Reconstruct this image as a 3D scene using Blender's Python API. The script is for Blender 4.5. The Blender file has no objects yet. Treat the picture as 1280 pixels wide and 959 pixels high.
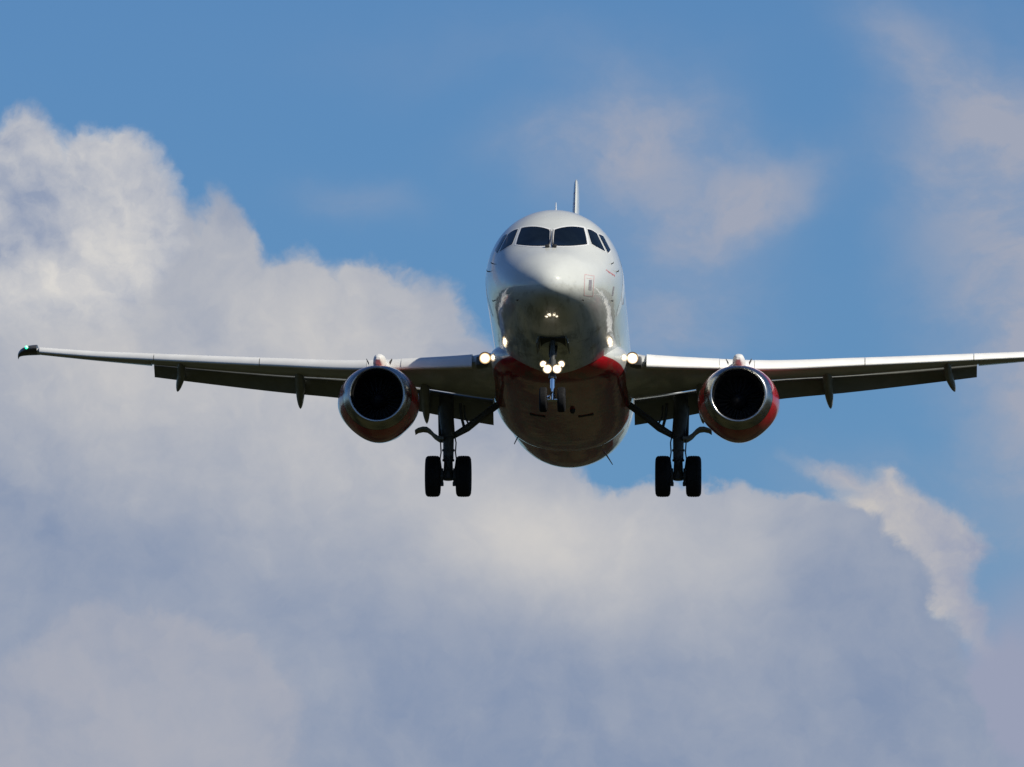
import bpy, bmesh, math, random
from mathutils import Vector, Matrix
from mathutils.bvhtree import BVHTree

random.seed(7)
R = math.radians
scene = bpy.context.scene
col = scene.collection

# ------------------------------------------------------------------ camera
CAM_EL = 6.33
cam_data = bpy.data.cameras.new('camera')
cam = bpy.data.objects.new('camera', cam_data)
col.objects.link(cam)
cam.location = (0, 0, 1.7)
cam.rotation_euler = (R(90 + CAM_EL), 0, 0)
cam_data.sensor_width = 36.0
cam_data.lens = 429.2
cam_data.clip_start = 0.5
cam_data.clip_end = 60000
scene.camera = cam

# ------------------------------------------------------------------ sun
SUN = Vector((0.66, -0.42, 0.62)).normalized()          # towards the sun
sun_data = bpy.data.lights.new('sun', 'SUN')
sun_data.energy = 4.9
sun_data.angle = R(0.53)
sun_data.color = (1.0, 0.93, 0.79)
sun = bpy.data.objects.new('sun', sun_data)
col.objects.link(sun)
sun.rotation_euler = SUN.to_track_quat('Z', 'Y').to_euler()
sun.location = (60, -40, 90)

# ------------------------------------------------------------------ exposure
scene.render.engine = 'CYCLES'
scene.view_settings.view_transform = 'Standard'
scene.view_settings.look = 'None'
scene.view_settings.exposure = 0.0
scene.view_settings.gamma = 1.0
scene.view_settings.use_curve_mapping = False


def lin(r, g, b):
    f = lambda c: (c / 255 / 12.92) if c / 255 <= 0.04045 else ((c / 255 + 0.055) / 1.055) ** 2.4
    return (f(r), f(g), f(b), 1.0)


# ------------------------------------------------------------------ node helper
class NT:
    def __init__(self, tree):
        self.t = tree
        self.n = tree.nodes
        self.l = tree.links

    def put(self, sock, v):
        if isinstance(v, bpy.types.NodeSocket):
            self.l.new(v, sock)
        else:
            sock.default_value = v

    def math(self, op, a, b=None, c=None, clamp=False):
        m = self.n.new('ShaderNodeMath')
        m.operation = op
        m.use_clamp = clamp
        for i, v in enumerate((a, b, c)):
            if v is not None:
                self.put(m.inputs[i], v)
        return m.outputs[0]

    def vmath(self, op, a, b=None, scale=None):
        m = self.n.new('ShaderNodeVectorMath')
        m.operation = op
        self.put(m.inputs[0], a)
        if b is not None:
            self.put(m.inputs[1], b)
        if scale is not None:
            self.put(m.inputs[3], scale)
        return m.outputs['Value'] if op in ('LENGTH', 'DOT_PRODUCT') else m.outputs[0]

    def mix(self, f, a, b, blend='MIX'):
        m = self.n.new('ShaderNodeMix')
        m.data_type = 'RGBA'
        m.blend_type = blend
        self.put(m.inputs[0], f)
        self.put(m.inputs[6], a)
        self.put(m.inputs[7], b)
        return m.outputs[2]

    def noise(self, vec, scale, detail=6, rough=0.55, out='Fac', dist=0.0, lac=2.0):
        m = self.n.new('ShaderNodeTexNoise')
        self.put(m.inputs['Vector'], vec)
        m.inputs['Scale'].default_value = scale
        m.inputs['Detail'].default_value = detail
        m.inputs['Roughness'].default_value = rough
        m.inputs['Lacunarity'].default_value = lac
        m.inputs['Distortion'].default_value = dist
        return m.outputs[out]

    def mapr(self, v, a, b, c=0.0, d=1.0, smooth=True):
        m = self.n.new('ShaderNodeMapRange')
        m.interpolation_type = 'SMOOTHSTEP' if smooth else 'LINEAR'
        self.put(m.inputs[0], v)
        for i, x in enumerate((a, b, c, d)):
            self.put(m.inputs[i + 1], x)
        return m.outputs[0]

    def xyz(self, v):
        m = self.n.new('ShaderNodeSeparateXYZ')
        self.put(m.inputs[0], v)
        return m.outputs

    def comb(self, x, y, z):
        m = self.n.new('ShaderNodeCombineXYZ')
        for i, v in enumerate((x, y, z)):
            self.put(m.inputs[i], v)
        return m.outputs[0]


# ------------------------------------------------------------------ world: sky with cumulus
world = bpy.data.worlds.new('World')
scene.world = world
world.use_nodes = True
wt = world.node_tree
wt.nodes.clear()
W = NT(wt)
out = wt.nodes.new('ShaderNodeOutputWorld')
bg = wt.nodes.new('ShaderNodeBackground')
wt.links.new(bg.outputs[0], out.inputs[0])
sky = wt.nodes.new('ShaderNodeTexSky')
sky.sky_type = 'NISHITA'
sky.sun_disc = False
sky.sun_elevation = math.asin(SUN.z)
sky.sun_rotation = math.atan2(SUN.x, SUN.y)
sky.air_density = 1.0
sky.dust_density = 0.3
sky.ozone_density = 2.0
SKY_STRENGTH = 0.10
bg.inputs['Strength'].default_value = SKY_STRENGTH
K = 1.0 / SKY_STRENGTH

geo = wt.nodes.new('ShaderNodeTexCoord')
D = geo.outputs['Generated']
dx, dy, dz = W.xyz(D)[:3]
# angles on the sky, in units of a hundredth of a radian-ish cell: azimuth / elevation
AZ = W.math('ARCTAN2', dx, dy)
EL = W.math('ARCSINE', dz)
CELL = 15260.0          # sky cells per radian
U = W.math('MULTIPLY_ADD', AZ, CELL / 100.0, 6.40)
V = W.math('MULTIPLY_ADD', EL, -CELL / 100.0, 4.795 + R(CAM_EL) * CELL / 100.0)
P0 = W.comb(U, V, 0.0)


def warp(p, scale, amp, detail=6, rough=0.6, seed=0.0):
    q = W.vmath('ADD', p, (seed, seed * 1.7, seed * 0.3))
    n = W.noise(q, scale, detail, rough, 'Color')
    n = W.vmath('SUBTRACT', n, (0.5, 0.5, 0.5))
    return W.vmath('ADD', p, W.vmath('SCALE', n, scale=amp))


def ell(p, b):
    """normalised distance from an ellipse (cx, cy, rx, ry, tilt)"""
    cx, cy, rx, ry = b[:4]
    m = wt.nodes.new('ShaderNodeMapping')
    m.vector_type = 'TEXTURE'
    W.put(m.inputs['Vector'], p)
    m.inputs['Location'].default_value = (cx, cy, 0)
    m.inputs['Rotation'].default_value = (0, 0, R(b[4]) if len(b) > 4 else 0)
    m.inputs['Scale'].default_value = (rx, ry, 1)
    return W.vmath('LENGTH', m.outputs[0])


def union(p, blobs, k=0.25):
    f = None
    for b in blobs:
        e = W.math('SUBTRACT', 1.0, ell(p, b))
        e = W.math('MULTIPLY', e, min(b[2], b[3]))
        f = e if f is None else W.math('SMOOTH_MAX', f, e, k)
    return f


def gauss(p, blobs):
    s = None
    for b in blobs:
        l = ell(p, b[:5])
        g = W.math('EXPONENT', W.math('MULTIPLY', W.math('MULTIPLY', l, l), -1.0))
        s = W.math('MULTIPLY', g, b[5]) if s is None else W.math('MULTIPLY_ADD', g, b[5], s)
    return s


def kcol(c):
    return tuple(x * K for x in c[:3]) + (1.0,)


# clear blue: the Nishita sky, deepened (the photograph's blue is a deep one)
hs = wt.nodes.new('ShaderNodeHueSaturation')
hs.inputs['Saturation'].default_value = 1.0
wt.links.new(sky.outputs[0], hs.inputs['Color'])
near = W.math('SUBTRACT', 1.0, W.mapr(W.vmath('LENGTH', W.vmath('SUBTRACT', P0, (6.4, 4.8, 0))), 9.0, 22.0))

tint = W.mix(near, (0.36, 0.53, 0.78, 1.0), (0.325, 0.53, 0.795, 1.0))
blue_sky = W.mix(1.0, hs.outputs[0], tint, 'MULTIPLY')

# scattered cumulus over the rest of the sky
gn = W.noise(D, 2.6, 9, 0.55)
gs = W.noise(W.vmath('ADD', D, (0.05, 0.03, 0.06)), 2.6, 5, 0.5)
ga = W.math('MULTIPLY', W.mapr(gn, 0.56, 0.68), W.math('SUBTRACT', 1.0, near))
gc = W.mix(W.mapr(gs, 0.42, 0.66), kcol(lin(190, 187, 184)), kcol(lin(130, 141, 168)))
c = W.mix(ga, blue_sky, gc)

# fine structure shared by the layers ahead
def fluff(seed, a1, a2, a3):
    p = warp(P0, 0.5, a1, 5, 0.55, seed)
    p = warp(p, 1.7, a2, 6, 0.6, seed + 4.1)
    return warp(p, 5.0, a3, 4, 0.6, seed + 7.7)


Pw = fluff(3.1, 1.2, 0.55, 0.10)
Pf = fluff(9.4, 0.8, 0.55, 0.12)
Ps = warp(P0, 0.35, 1.8, 6, 0.55, 5.7)
n1 = W.noise(W.vmath('ADD', P0, (4.0, 1.0, 2.0)), 0.45, 8, 0.58)
n2 = W.noise(W.vmath('ADD', Pw, (14.0, 7.0, 5.0)), 1.2, 7, 0.6)
# relief of the billows: lit on the side towards the sun (up and right)
def relief(p, scale, step, seed):
    q = W.vmath('ADD', p, (seed, seed * 0.6, 1.0))
    a_ = W.noise(q, scale, 5, 0.55)
    b_ = W.noise(W.vmath('ADD', q, (step, -step * 0.9, 0)), scale, 5, 0.55)
    return W.math('SUBTRACT', a_, b_)


relief1 = relief(Pw, 1.0, 0.22, 21.0)
relief2 = relief(Pf, 1.9, 0.12, 33.0)
n1c = W.math('SUBTRACT', n1, 0.5)
n2c = W.math('SUBTRACT', n2, 0.5)

# thin veils high on the right
veil = gauss(Ps, [(13.2, 3.4, 1.25, 1.8, -8, 1.05), (12.3, 1.6, 0.95, 1.0, 35, 0.75), (11.5, 0.6, 1.0, 0.5, 30, 0.5),
                  (13.2, 5.2, 1.0, 1.2, 0, 0.95), (9.4, 2.45, 0.95, 0.42, -12, 0.75), (7.9, 1.6, 1.0, 0.7, 0, 0.62), (8.2, 2.3, 1.4, 0.8, 0, 0.3),
                  (8.5, 3.4, 1.1, 0.9, 0, 0.55), (7.0, 1.9, 1.0, 0.4, 0, 0.45), (8.2, 4.3, 0.9, 0.6, 0, 0.4), (12.6, 6.2, 0.9, 0.5, 0, 0.4),
                  (4.4, 2.6, 0.8, 0.3, 0, 0.28), (6.2, 0.6, 2.5, 0.5, 0, 0.10), (10.8, 6.0, 1.2, 0.5, 0, 0.25)])
vn = W.noise(W.vmath('MULTIPLY', Ps, (0.8, 1.2, 1.0)), 0.9, 9, 0.6)
veil = W.math('MULTIPLY', veil, W.mapr(vn, 0.34, 0.66, 0.55, 1.1), clamp=True)
veil = W.math('MULTIPLY', veil, 0.86)
c = W.mix(W.math('MULTIPLY', veil, near, clamp=True), c, kcol(lin(166, 169, 183)))

# bright cumulus standing behind the bank, lower right
cr_b = [(10.55, 6.0, 0.6, 0.16, 18), (11.1, 6.55, 0.8, 0.55, 30), (11.75, 6.85, 0.62, 0.5, 20), (11.6, 7.35, 0.75, 0.42, 48),
        (12.0, 7.8, 0.5, 0.22, 48), (12.45, 8.35, 0.75, 0.2, 50), (11.0, 5.98, 0.16, 0.2, 10)]
cr = union(Pf, cr_b, 0.15)
cra = W.math('MULTIPLY', W.mapr(cr, -0.09, 0.18), near)
rl = gauss(Ps, [(11.1, 6.8, 0.8, 0.45, 50, 0.6), (11.7, 7.5, 0.7, 0.3, 48, 0.6), (12.35, 7.0, 0.5, 0.9, 0, -0.45)])
rl = W.math('ADD', rl, W.math('MULTIPLY_ADD', relief2, 1.0, W.math('MULTIPLY_ADD', n2c, 0.6, 0.42)), clamp=True)
c = W.mix(cra, c, W.mix(rl, kcol(lin(152, 160, 182)), kcol(lin(198, 194, 191))))

# the large bank
bank_b = [(0.2, 4.8, 3.0, 2.6), (1.8, 5.0, 1.3, 2.3), (2.65, 3.6, 0.5, 1.05), (3.3, 4.2, 0.55, 0.85), (3.75, 4.15, 0.62, 1.0), (4.65, 4.3, 0.75, 1.08),
          (5.3, 4.5, 0.55, 1.0), (5.75, 5.0, 0.42, 0.95), (3.0, 6.2, 3.6, 2.4), (5.6, 7.6, 2.2, 2.5), (6.9, 6.7, 0.72, 0.95), (8.9, 9.35, 3.45, 3.45), (10.85, 7.98, 1.3, 0.72, 42),
          (3.0, 9.0, 5.0, 3.0), (10.5, 11.5, 3.0, 3.0)]
bank = union(Pw, bank_b, 0.22)
ba = W.mapr(bank, -0.07, 0.12)
haze_b = gauss(Ps, [(12.8, 7.9, 0.8, 0.9, -20, 0.7), (12.9, 9.4, 1.0, 1.0, 0, 0.9), (12.2, 8.7, 0.8, 0.7, 0, 0.6)])
c = W.mix(W.math('MULTIPLY', haze_b, near, clamp=True), c, kcol(lin(152, 159, 182)))
light = gauss(Ps, [(1.2, 3.2, 1.6, 1.4, 0, 0.55), (4.2, 4.3, 1.9, 1.0, 0, 0.62), (6.6, 6.7, 1.25, 0.9, 0, 0.66),
                   (7.9, 7.1, 1.6, 0.9, 15, 0.36), (2.2, 5.4, 2.0, 0.9, 10, 0.36), (2.6, 8.9, 1.4, 1.1, 20, 0.20),
                   (4.9, 5.8, 1.5, 0.8, 0, 0.40), (9.3, 6.5, 1.0, 0.8, 0, 0.28), (0.6, 4.6, 1.6, 0.7, 0, 0.30),
                   (11.3, 7.9, 0.8, 1.0, 0, -0.05), (10.4, 7.2, 0.6, 0.7, 30, -0.15),
                   (1.3, 6.9, 1.4, 0.8, 10, -0.16), (4.6, 9.4, 0.5, 1.3, 0, -0.08), (2.6, 4.1, 0.45, 0.5, 0, -0.16), (6.8, 9.5, 3.6, 1.3, 0, -0.14), (11.2, 9.2, 2.0, 1.2, 0, -0.10)])
light = W.math('ADD', light, W.math('MULTIPLY_ADD', n1c, 0.55, W.math('MULTIPLY_ADD', W.math('MULTIPLY', relief1, W.mapr(V, 4.5, 7.5, 0.75, 0.40)), 1.0, W.math('MULTIPLY', n2c, 0.22))))
light = W.math('MULTIPLY', W.math('ADD', light, 0.24), 0.80, clamp=True)
bc = W.mix(light, kcol(lin(131, 147, 175)), kcol(lin(208, 205, 202)))
c = W.mix(W.math('MULTIPLY', ba, near), c, bc)

# soft puff low on the left with one crisp side
puff = union(Pw, [(1.9, 9.5, 2.05, 1.95), (0.6, 9.8, 1.6, 1.6)], 0.3)
pa = W.math('MULTIPLY', W.mapr(puff, -0.05, 0.20), W.math('MULTIPLY', near, W.math('MULTIPLY_ADD', relief1, 0.9, 0.56)))
c = W.mix(pa, c, kcol(lin(171, 173, 184)))

# bright cumulus, upper left
cum_b = [(0.35, 2.0, 0.5, 0.62), (1.3, 2.35, 0.75, 0.72), (1.8, 2.75, 0.5, 0.7), (0.6, 3.1, 1.25, 1.1), (0.2, 4.0, 1.5, 0.6),
         (1.5, 3.2, 0.6, 0.5), (0.0, 2.4, 0.5, 0.6)]
cum = union(Pf, cum_b, 0.18)
ca = W.math('MULTIPLY', W.mapr(cum, -0.08, 0.17), near)
cl = gauss(Ps, [(1.4, 3.0, 0.8, 0.8, 0, 0.5), (0.4, 3.8, 1.1, 0.5, -15, 0.5), (0.5, 2.0, 0.5, 0.45, 0, 0.15), (1.2, 2.1, 0.8, 0.4, 0, 0.15),
                (0.3, 2.5, 0.36, 0.3, 0, -0.42), (0.15, 2.95, 0.5, 0.2, 0, -0.30), (0.8, 3.0, 0.4, 0.16, 30, -0.35)])
cl = W.math('ADD', cl, W.math('MULTIPLY_ADD', n2c, 0.8, W.math('MULTIPLY_ADD', relief2, 1.3, W.math('MULTIPLY_ADD', n1c, 0.5, 0.45))))
cl = W.math('MULTIPLY', cl, 0.74, clamp=True)
cc = W.mix(cl, kcol(lin(146, 158, 182)), kcol(lin(218, 215, 211)))
soft_low = W.mapr(V, 3.6, 4.5, 1.0, 0.0)
c = W.mix(W.math('MULTIPLY', ca, soft_low), c, cc)
wt.links.new(c, bg.inputs['Color'])
world.cycles.sampling_method = 'MANUAL'
world.cycles.sample_map_resolution = 1024

# ------------------------------------------------------------------ mesh helpers
def finish(name, bm, mats, parent=None, smooth=True, angle=40):
    me = bpy.data.meshes.new(name)
    bmesh.ops.recalc_face_normals(bm, faces=bm.faces[:])
    bm.to_mesh(me)
    bm.free()
    for m in (mats if isinstance(mats, (list, tuple)) else [mats]):
        me.materials.append(m)
    if smooth:
        me.polygons.foreach_set('use_smooth', [True] * len(me.polygons))
        me.set_sharp_from_angle(angle=R(angle))
    o = bpy.data.objects.new(name, me)
    col.objects.link(o)
    if parent is not None:
        o.parent = parent
    return o


def loft(bm, rings, cap0=True, cap1=True, close=True, mat=0):
    vs = [[bm.verts.new(p) for p in r] for r in rings]
    n = len(rings[0])
    for a, b in zip(vs, vs[1:]):
        for i in range(n if close else n - 1):
            j = (i + 1) % n
            f = bm.faces.new((a[i], a[j], b[j], b[i]))
            f.material_index = mat
    if cap0:
        bm.faces.new(vs[0][::-1]).material_index = mat
    if cap1:
        bm.faces.new(vs[-1]).material_index = mat
    return vs


def frame_of(d):
    d = d.normalized()
    a = Vector((0, 0, 1)) if abs(d.z) < 0.9 else Vector((1, 0, 0))
    u = d.cross(a).normalized()
    return u, d.cross(u).normalized()


def tube(bm, pts, r, seg=12, mat=0):
    pts = [Vector(p) for p in pts]
    rr = r if isinstance(r, (list, tuple)) else [r] * len(pts)
    rings = []
    u = None
    for i, p in enumerate(pts):
        d = (pts[min(i + 1, len(pts) - 1)] - pts[max(i - 1, 0)]).normalized()
        if u is None:
            u, v = frame_of(d)
        else:
            u = (u - d * u.dot(d)).normalized()
            v = d.cross(u)
        rings.append([p + (u * math.cos(2 * math.pi * k / seg) + v * math.sin(2 * math.pi * k / seg)) * rr[i] for k in range(seg)])
    loft(bm, rings, mat=mat)


def lathe(bm, prof, origin, axis, seg=32, mat=0, cap0=False, cap1=False):
    """prof: (distance along the axis, radius)"""
    axis = Vector(axis).normalized()
    origin = Vector(origin)
    u, v = frame_of(axis)
    rings = [[origin + axis * a + (u * math.cos(2 * math.pi * k / seg) + v * math.sin(2 * math.pi * k / seg)) * max(r, 1e-4)
              for k in range(seg)] for a, r in prof]
    loft(bm, rings, cap0, cap1, mat=mat)


def box(bm, c, size, rot=None, bev=0.0, mat=0):
    m = Matrix.Translation(Vector(c)) @ (rot.to_4x4() if rot else Matrix.Identity(4)) @ Matrix.Diagonal((*size, 1))
    r = bmesh.ops.create_cube(bm, size=1.0, matrix=m)
    fs = {f for v in r['verts'] for f in v.link_faces}
    for f in fs:
        f.material_index = mat
    if bev:
        es = list({e for v in r['verts'] for e in v.link_edges})
        g = bmesh.ops.bevel(bm, geom=es, offset=bev, segments=2, affect='EDGES', profile=0.5)
        for f in g['faces']:
            f.material_index = mat


def pchip(xs, ys):
    n = len(xs)
    h = [xs[i + 1] - xs[i] for i in range(n - 1)]
    d = [(ys[i + 1] - ys[i]) / h[i] for i in range(n - 1)]
    m = [d[0]] + [0.0] * (n - 2) + [d[-1]]
    for i in range(1, n - 1):
        if d[i - 1] * d[i] > 0:
            w1, w2 = 2 * h[i] + h[i - 1], h[i] + 2 * h[i - 1]
            m[i] = (w1 + w2) / (w1 / d[i - 1] + w2 / d[i])

    def f(x):
        if x <= xs[0]:
            return ys[0]
        if x >= xs[-1]:
            return ys[-1]
        i = 0
        while x > xs[i + 1]:
            i += 1
        t = (x - xs[i]) / h[i]
        return ((1 + 2 * t) * (1 - t) ** 2 * ys[i] + t * (1 - t) ** 2 * h[i] * m[i]
                + t * t * (3 - 2 * t) * ys[i + 1] + t * t * (t - 1) * h[i] * m[i + 1])
    return f


# ------------------------------------------------------------------ materials
def principled(name, base, rough=0.5, metal=0.0, coat=0.0, vary=0.08, scale=6.0, stretch=(1, 1, 1), bump=0.0, spec=0.5, coat_rough=0.04):
    m = bpy.data.materials.new(name)
    m.use_nodes = True
    b = m.node_tree.nodes['Principled BSDF']
    t = NT(m.node_tree)
    tc = m.node_tree.nodes.new('ShaderNodeTexCoord').outputs['Object']
    v = t.vmath('MULTIPLY', tc, stretch)
    n = t.noise(v, scale, 6, 0.6)
    base = tuple(base[:3]) + (1.0,)
    colr = t.mix(t.mapr(n, 0.3, 0.75), tuple(x * (1 - vary) for x in base[:3]) + (1,), tuple(min(1, x * (1 + vary * 0.5)) for x in base[:3]) + (1,))
    m.node_tree.links.new(colr, b.inputs['Base Color'])
    n2 = t.noise(v, scale * 2.3, 4, 0.6)
    m.node_tree.links.new(t.mapr(n2, 0.3, 0.7, rough * 0.8, min(1, rough * 1.2), False), b.inputs['Roughness'])
    b.inputs['Metallic'].default_value = metal
    b.inputs['Coat Weight'].default_value = coat
    b.inputs['Coat Roughness'].default_value = coat_rough
    b.inputs['Specular IOR Level'].default_value = spec
    if bump:
        bp = m.node_tree.nodes.new('ShaderNodeBump')
        bp.inputs['Strength'].default_value = bump
        bp.inputs['Distance'].default_value = 0.01
        m.node_tree.links.new(n, bp.inputs['Height'])
        m.node_tree.links.new(bp.outputs[0], b.inputs['Normal'])
    m['bsdf_color'] = 1
    return m


WHITE = (0.58, 0.60, 0.57)
RED = (0.32, 0.006, 0.012)


def airframe_paint(name, red_z=None, red_y=8.3):
    """white aircraft paint, panel joints, streaks along the airflow; red below a waterline"""
    m = principled(name, WHITE, 0.34, 0, 0.8, 0.06, 1.2, (1.6, 0.25, 1.6), spec=0.12, coat_rough=0.02)
    t = NT(m.node_tree)
    b = m.node_tree.nodes['Principled BSDF']
    base = b.inputs['Base Color'].links[0].from_socket
    tc = m.node_tree.nodes.new('ShaderNodeTexCoord').outputs['Object']
    x, y, z = t.xyz(tc)[:3]
    if red_z is not None:
        f = t.math('MULTIPLY', t.mapr(z, red_z, red_z - 0.02, 0, 1, False), t.mapr(y, red_y, red_y + 0.02, 0, 1, False))
        base = t.mix(f, base, RED + (1,))
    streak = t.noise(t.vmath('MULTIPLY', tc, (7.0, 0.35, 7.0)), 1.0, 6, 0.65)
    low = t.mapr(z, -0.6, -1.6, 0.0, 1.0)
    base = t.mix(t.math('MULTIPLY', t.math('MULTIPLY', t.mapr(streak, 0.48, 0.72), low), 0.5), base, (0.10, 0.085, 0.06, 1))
    # panel joints every 1.55 m along the body
    fr = t.math('FRACT', t.math('MULTIPLY', y, 1 / 1.55))
    ln = t.math('LESS_THAN', t.math('ABSOLUTE', t.math('SUBTRACT', fr, 0.5)), 0.005)
    ln = t.math('MULTIPLY', ln, t.math('GREATER_THAN', y, 4.0))
    base = t.mix(t.math('MULTIPLY', ln, 0.25), base, (0.18, 0.18, 0.18, 1))
    m.node_tree.links.new(base, b.inputs['Base Color'])
    # stringwise joints and oily patches on the underside
    fx_ = t.math('FRACT', t.math('MULTIPLY', x, 1 / 0.62))
    ln2 = t.math('LESS_THAN', t.math('ABSOLUTE', t.math('SUBTRACT', fx_, 0.5)), 0.012)
    ln2 = t.math('MULTIPLY', t.math('MULTIPLY', ln2, t.mapr(z, -1.4, -1.5)), t.math('GREATER_THAN', y, 4.0))
    base = t.mix(t.math('MULTIPLY', ln2, 0.4), base, (0.05, 0.05, 0.05, 1))
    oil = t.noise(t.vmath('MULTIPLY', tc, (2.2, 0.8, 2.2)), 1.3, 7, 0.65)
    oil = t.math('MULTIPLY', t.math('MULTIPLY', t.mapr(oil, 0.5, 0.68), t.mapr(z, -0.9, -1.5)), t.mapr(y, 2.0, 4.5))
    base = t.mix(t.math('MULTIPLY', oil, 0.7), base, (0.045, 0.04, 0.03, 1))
    m.node_tree.links.new(t.math('MULTIPLY_ADD', oil, 0.16, 0.02), b.inputs['Coat Roughness'])
    m.node_tree.links.new(base, b.inputs['Base Color'])
    # skin between frames is never quite flat
    bp = m.node_tree.nodes.new('ShaderNodeBump')
    bp.inputs['Strength'].default_value = 0.35
    bp.inputs['Distance'].default_value = 0.02
    h = t.noise(t.vmath('MULTIPLY', tc, (1.0, 0.7, 1.0)), 2.4, 3, 0.5)
    m.node_tree.links.new(h, bp.inputs['Height'])
    m.node_tree.links.new(bp.outputs[0], b.inputs['Coat Normal'])
    return m


M_BODY = airframe_paint('airframe_paint', -1.33)
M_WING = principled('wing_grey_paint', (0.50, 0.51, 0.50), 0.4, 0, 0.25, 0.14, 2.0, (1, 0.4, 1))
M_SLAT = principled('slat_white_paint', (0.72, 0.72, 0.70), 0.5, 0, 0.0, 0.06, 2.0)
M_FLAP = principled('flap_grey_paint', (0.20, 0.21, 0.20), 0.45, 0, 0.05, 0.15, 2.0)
M_RED = principled('red_cowl_paint', RED, 0.3, 0, 0.8, 0.10, 2.0)
M_LIP = principled('polished_aluminium', (0.44, 0.44, 0.42), 0.26, 1.0, 0, 0.08, 3.0)
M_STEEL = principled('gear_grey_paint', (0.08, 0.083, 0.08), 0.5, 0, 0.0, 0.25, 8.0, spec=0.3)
M_CHROME = principled('chromed_piston', (0.75, 0.76, 0.78), 0.12, 1.0, 0, 0.05, 5.0)
M_TYRE = principled('tyre_rubber', (0.011, 0.011, 0.012), 0.8, 0, 0, 0.3, 9.0, bump=0.3, spec=0.25)
M_RIM = principled('wheel_rim', (0.20, 0.20, 0.21), 0.4, 0.3, 0, 0.2, 9.0)
M_GLASS = principled('cockpit_glass', (0.006, 0.009, 0.010), 0.04, 0, 0.0, 0.5, 2.0, spec=0.28)
M_FRAME = principled('window_frame_paint', (0.74, 0.75, 0.74), 0.25, 0, 0.3, 0.06, 6.0)
M_BLACK = principled('black_rubber', (0.015, 0.015, 0.015), 0.6, 0, 0, 0.3, 9.0)
M_DARK = principled('dark_engine_interior', (0.018, 0.019, 0.024), 0.5, 0.2, 0, 0.4, 6.0)
M_BLADE = principled('fan_blade_titanium', (0.10, 0.10, 0.11), 0.35, 0.8, 0, 0.2, 6.0)
M_NOZZLE = principled('heat_stained_metal', (0.30, 0.26, 0.22), 0.4, 1.0, 0, 0.3, 5.0)
M_TIP = principled('wingtip_dark_paint', (0.07, 0.07, 0.07), 0.4, 0, 0.1, 0.2, 5.0)
M_PALERED = principled('faded_red_marking', (0.60, 0.44, 0.43), 0.4, 0, 0, 0.1, 8.0)
M_SEAM = principled('door_seam', (0.5, 0.5, 0.5), 0.4)
M_GREY = principled('grey_marking', (0.30, 0.28, 0.30), 0.4, 0, 0, 0.2, 8.0)


def emitter(name, colr, strength):
    m = bpy.data.materials.new(name)
    m.use_nodes = True
    t = NT(m.node_tree)
    b = m.node_tree.nodes['Principled BSDF']
    b.inputs['Base Color'].default_value = (0.8, 0.8, 0.8, 1)
    b.inputs['Roughness'].default_value = 0.2
    tc = m.node_tree.nodes.new('ShaderNodeTexCoord').outputs['Object']
    n = t.noise(tc, 40, 2)
    m.node_tree.links.new(t.mix(n, tuple(x * 0.9 for x in colr) + (1,), tuple(colr) + (1,)), b.inputs['Emission Color'])
    b.inputs['Emission Strength'].default_value = strength
    return m


M_LAMP = [emitter('lit_lamp_core', (1.0, 0.90, 0.70), 8.0), emitter('lit_reflector_halo', (1.0, 0.80, 0.48), 2.2), emitter('lit_rim_halo', (1.0, 0.62, 0.26), 0.7)]  # core is the lamp; emissive outer rings imitate its warm halo
M_GREEN = emitter('lit_green_lens', (0.02, 0.9, 0.35), 3.0)
M_REDLIGHT = emitter('lit_red_lens', (1.0, 0.05, 0.03), 3.0)

# ------------------------------------------------------------------ ground
def ground_material():
    m = bpy.data.materials.new('grass_and_fields')
    m.use_nodes = True
    t = NT(m.node_tree)
    b = m.node_tree.nodes['Principled BSDF']
    tc = m.node_tree.nodes.new('ShaderNodeTexCoord').outputs['Object']
    n1 = t.noise(tc, 0.022, 5, 0.55)
    n2 = t.noise(tc, 0.15, 6, 0.65)
    g = t.mix(t.mapr(n1, 0.44, 0.57), (0.007, 0.009, 0.004, 1), (0.036, 0.035, 0.014, 1))
    g = t.mix(t.mapr(n2, 0.45, 0.75, 0, 0.6), g, (0.010, 0.016, 0.006, 1))
    m.node_tree.links.new(g, b.inputs['Base Color'])
    b.inputs['Roughness'].default_value = 0.95
    b.inputs['Specular IOR Level'].default_value = 0.1
    return m


bm = bmesh.new()
gv = [bm.verts.new((math.cos(2 * math.pi * k / 64) * 30000, math.sin(2 * math.pi * k / 64) * 30000, 0)) for k in range(64)]
bm.faces.new(gv)
ground = finish('ground', bm, ground_material(), smooth=False)
ground['kind'] = 'structure'

# ------------------------------------------------------------------ the airliner: local axes x = its left wing, y = aft, z = up, origin near the nose
air = bpy.data.objects.new('airliner', None)
col.objects.link(air)
air['label'] = 'white twin-engine jet airliner with red engine cowls approaching head-on, wheels down and landing lights on'
air['category'] = 'airplane'
air.location = (0.918, 297.76, 38.26)
air.rotation_euler = (R(-4.4), R(0.18), R(-1.61))
air.empty_display_size = 2

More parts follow.
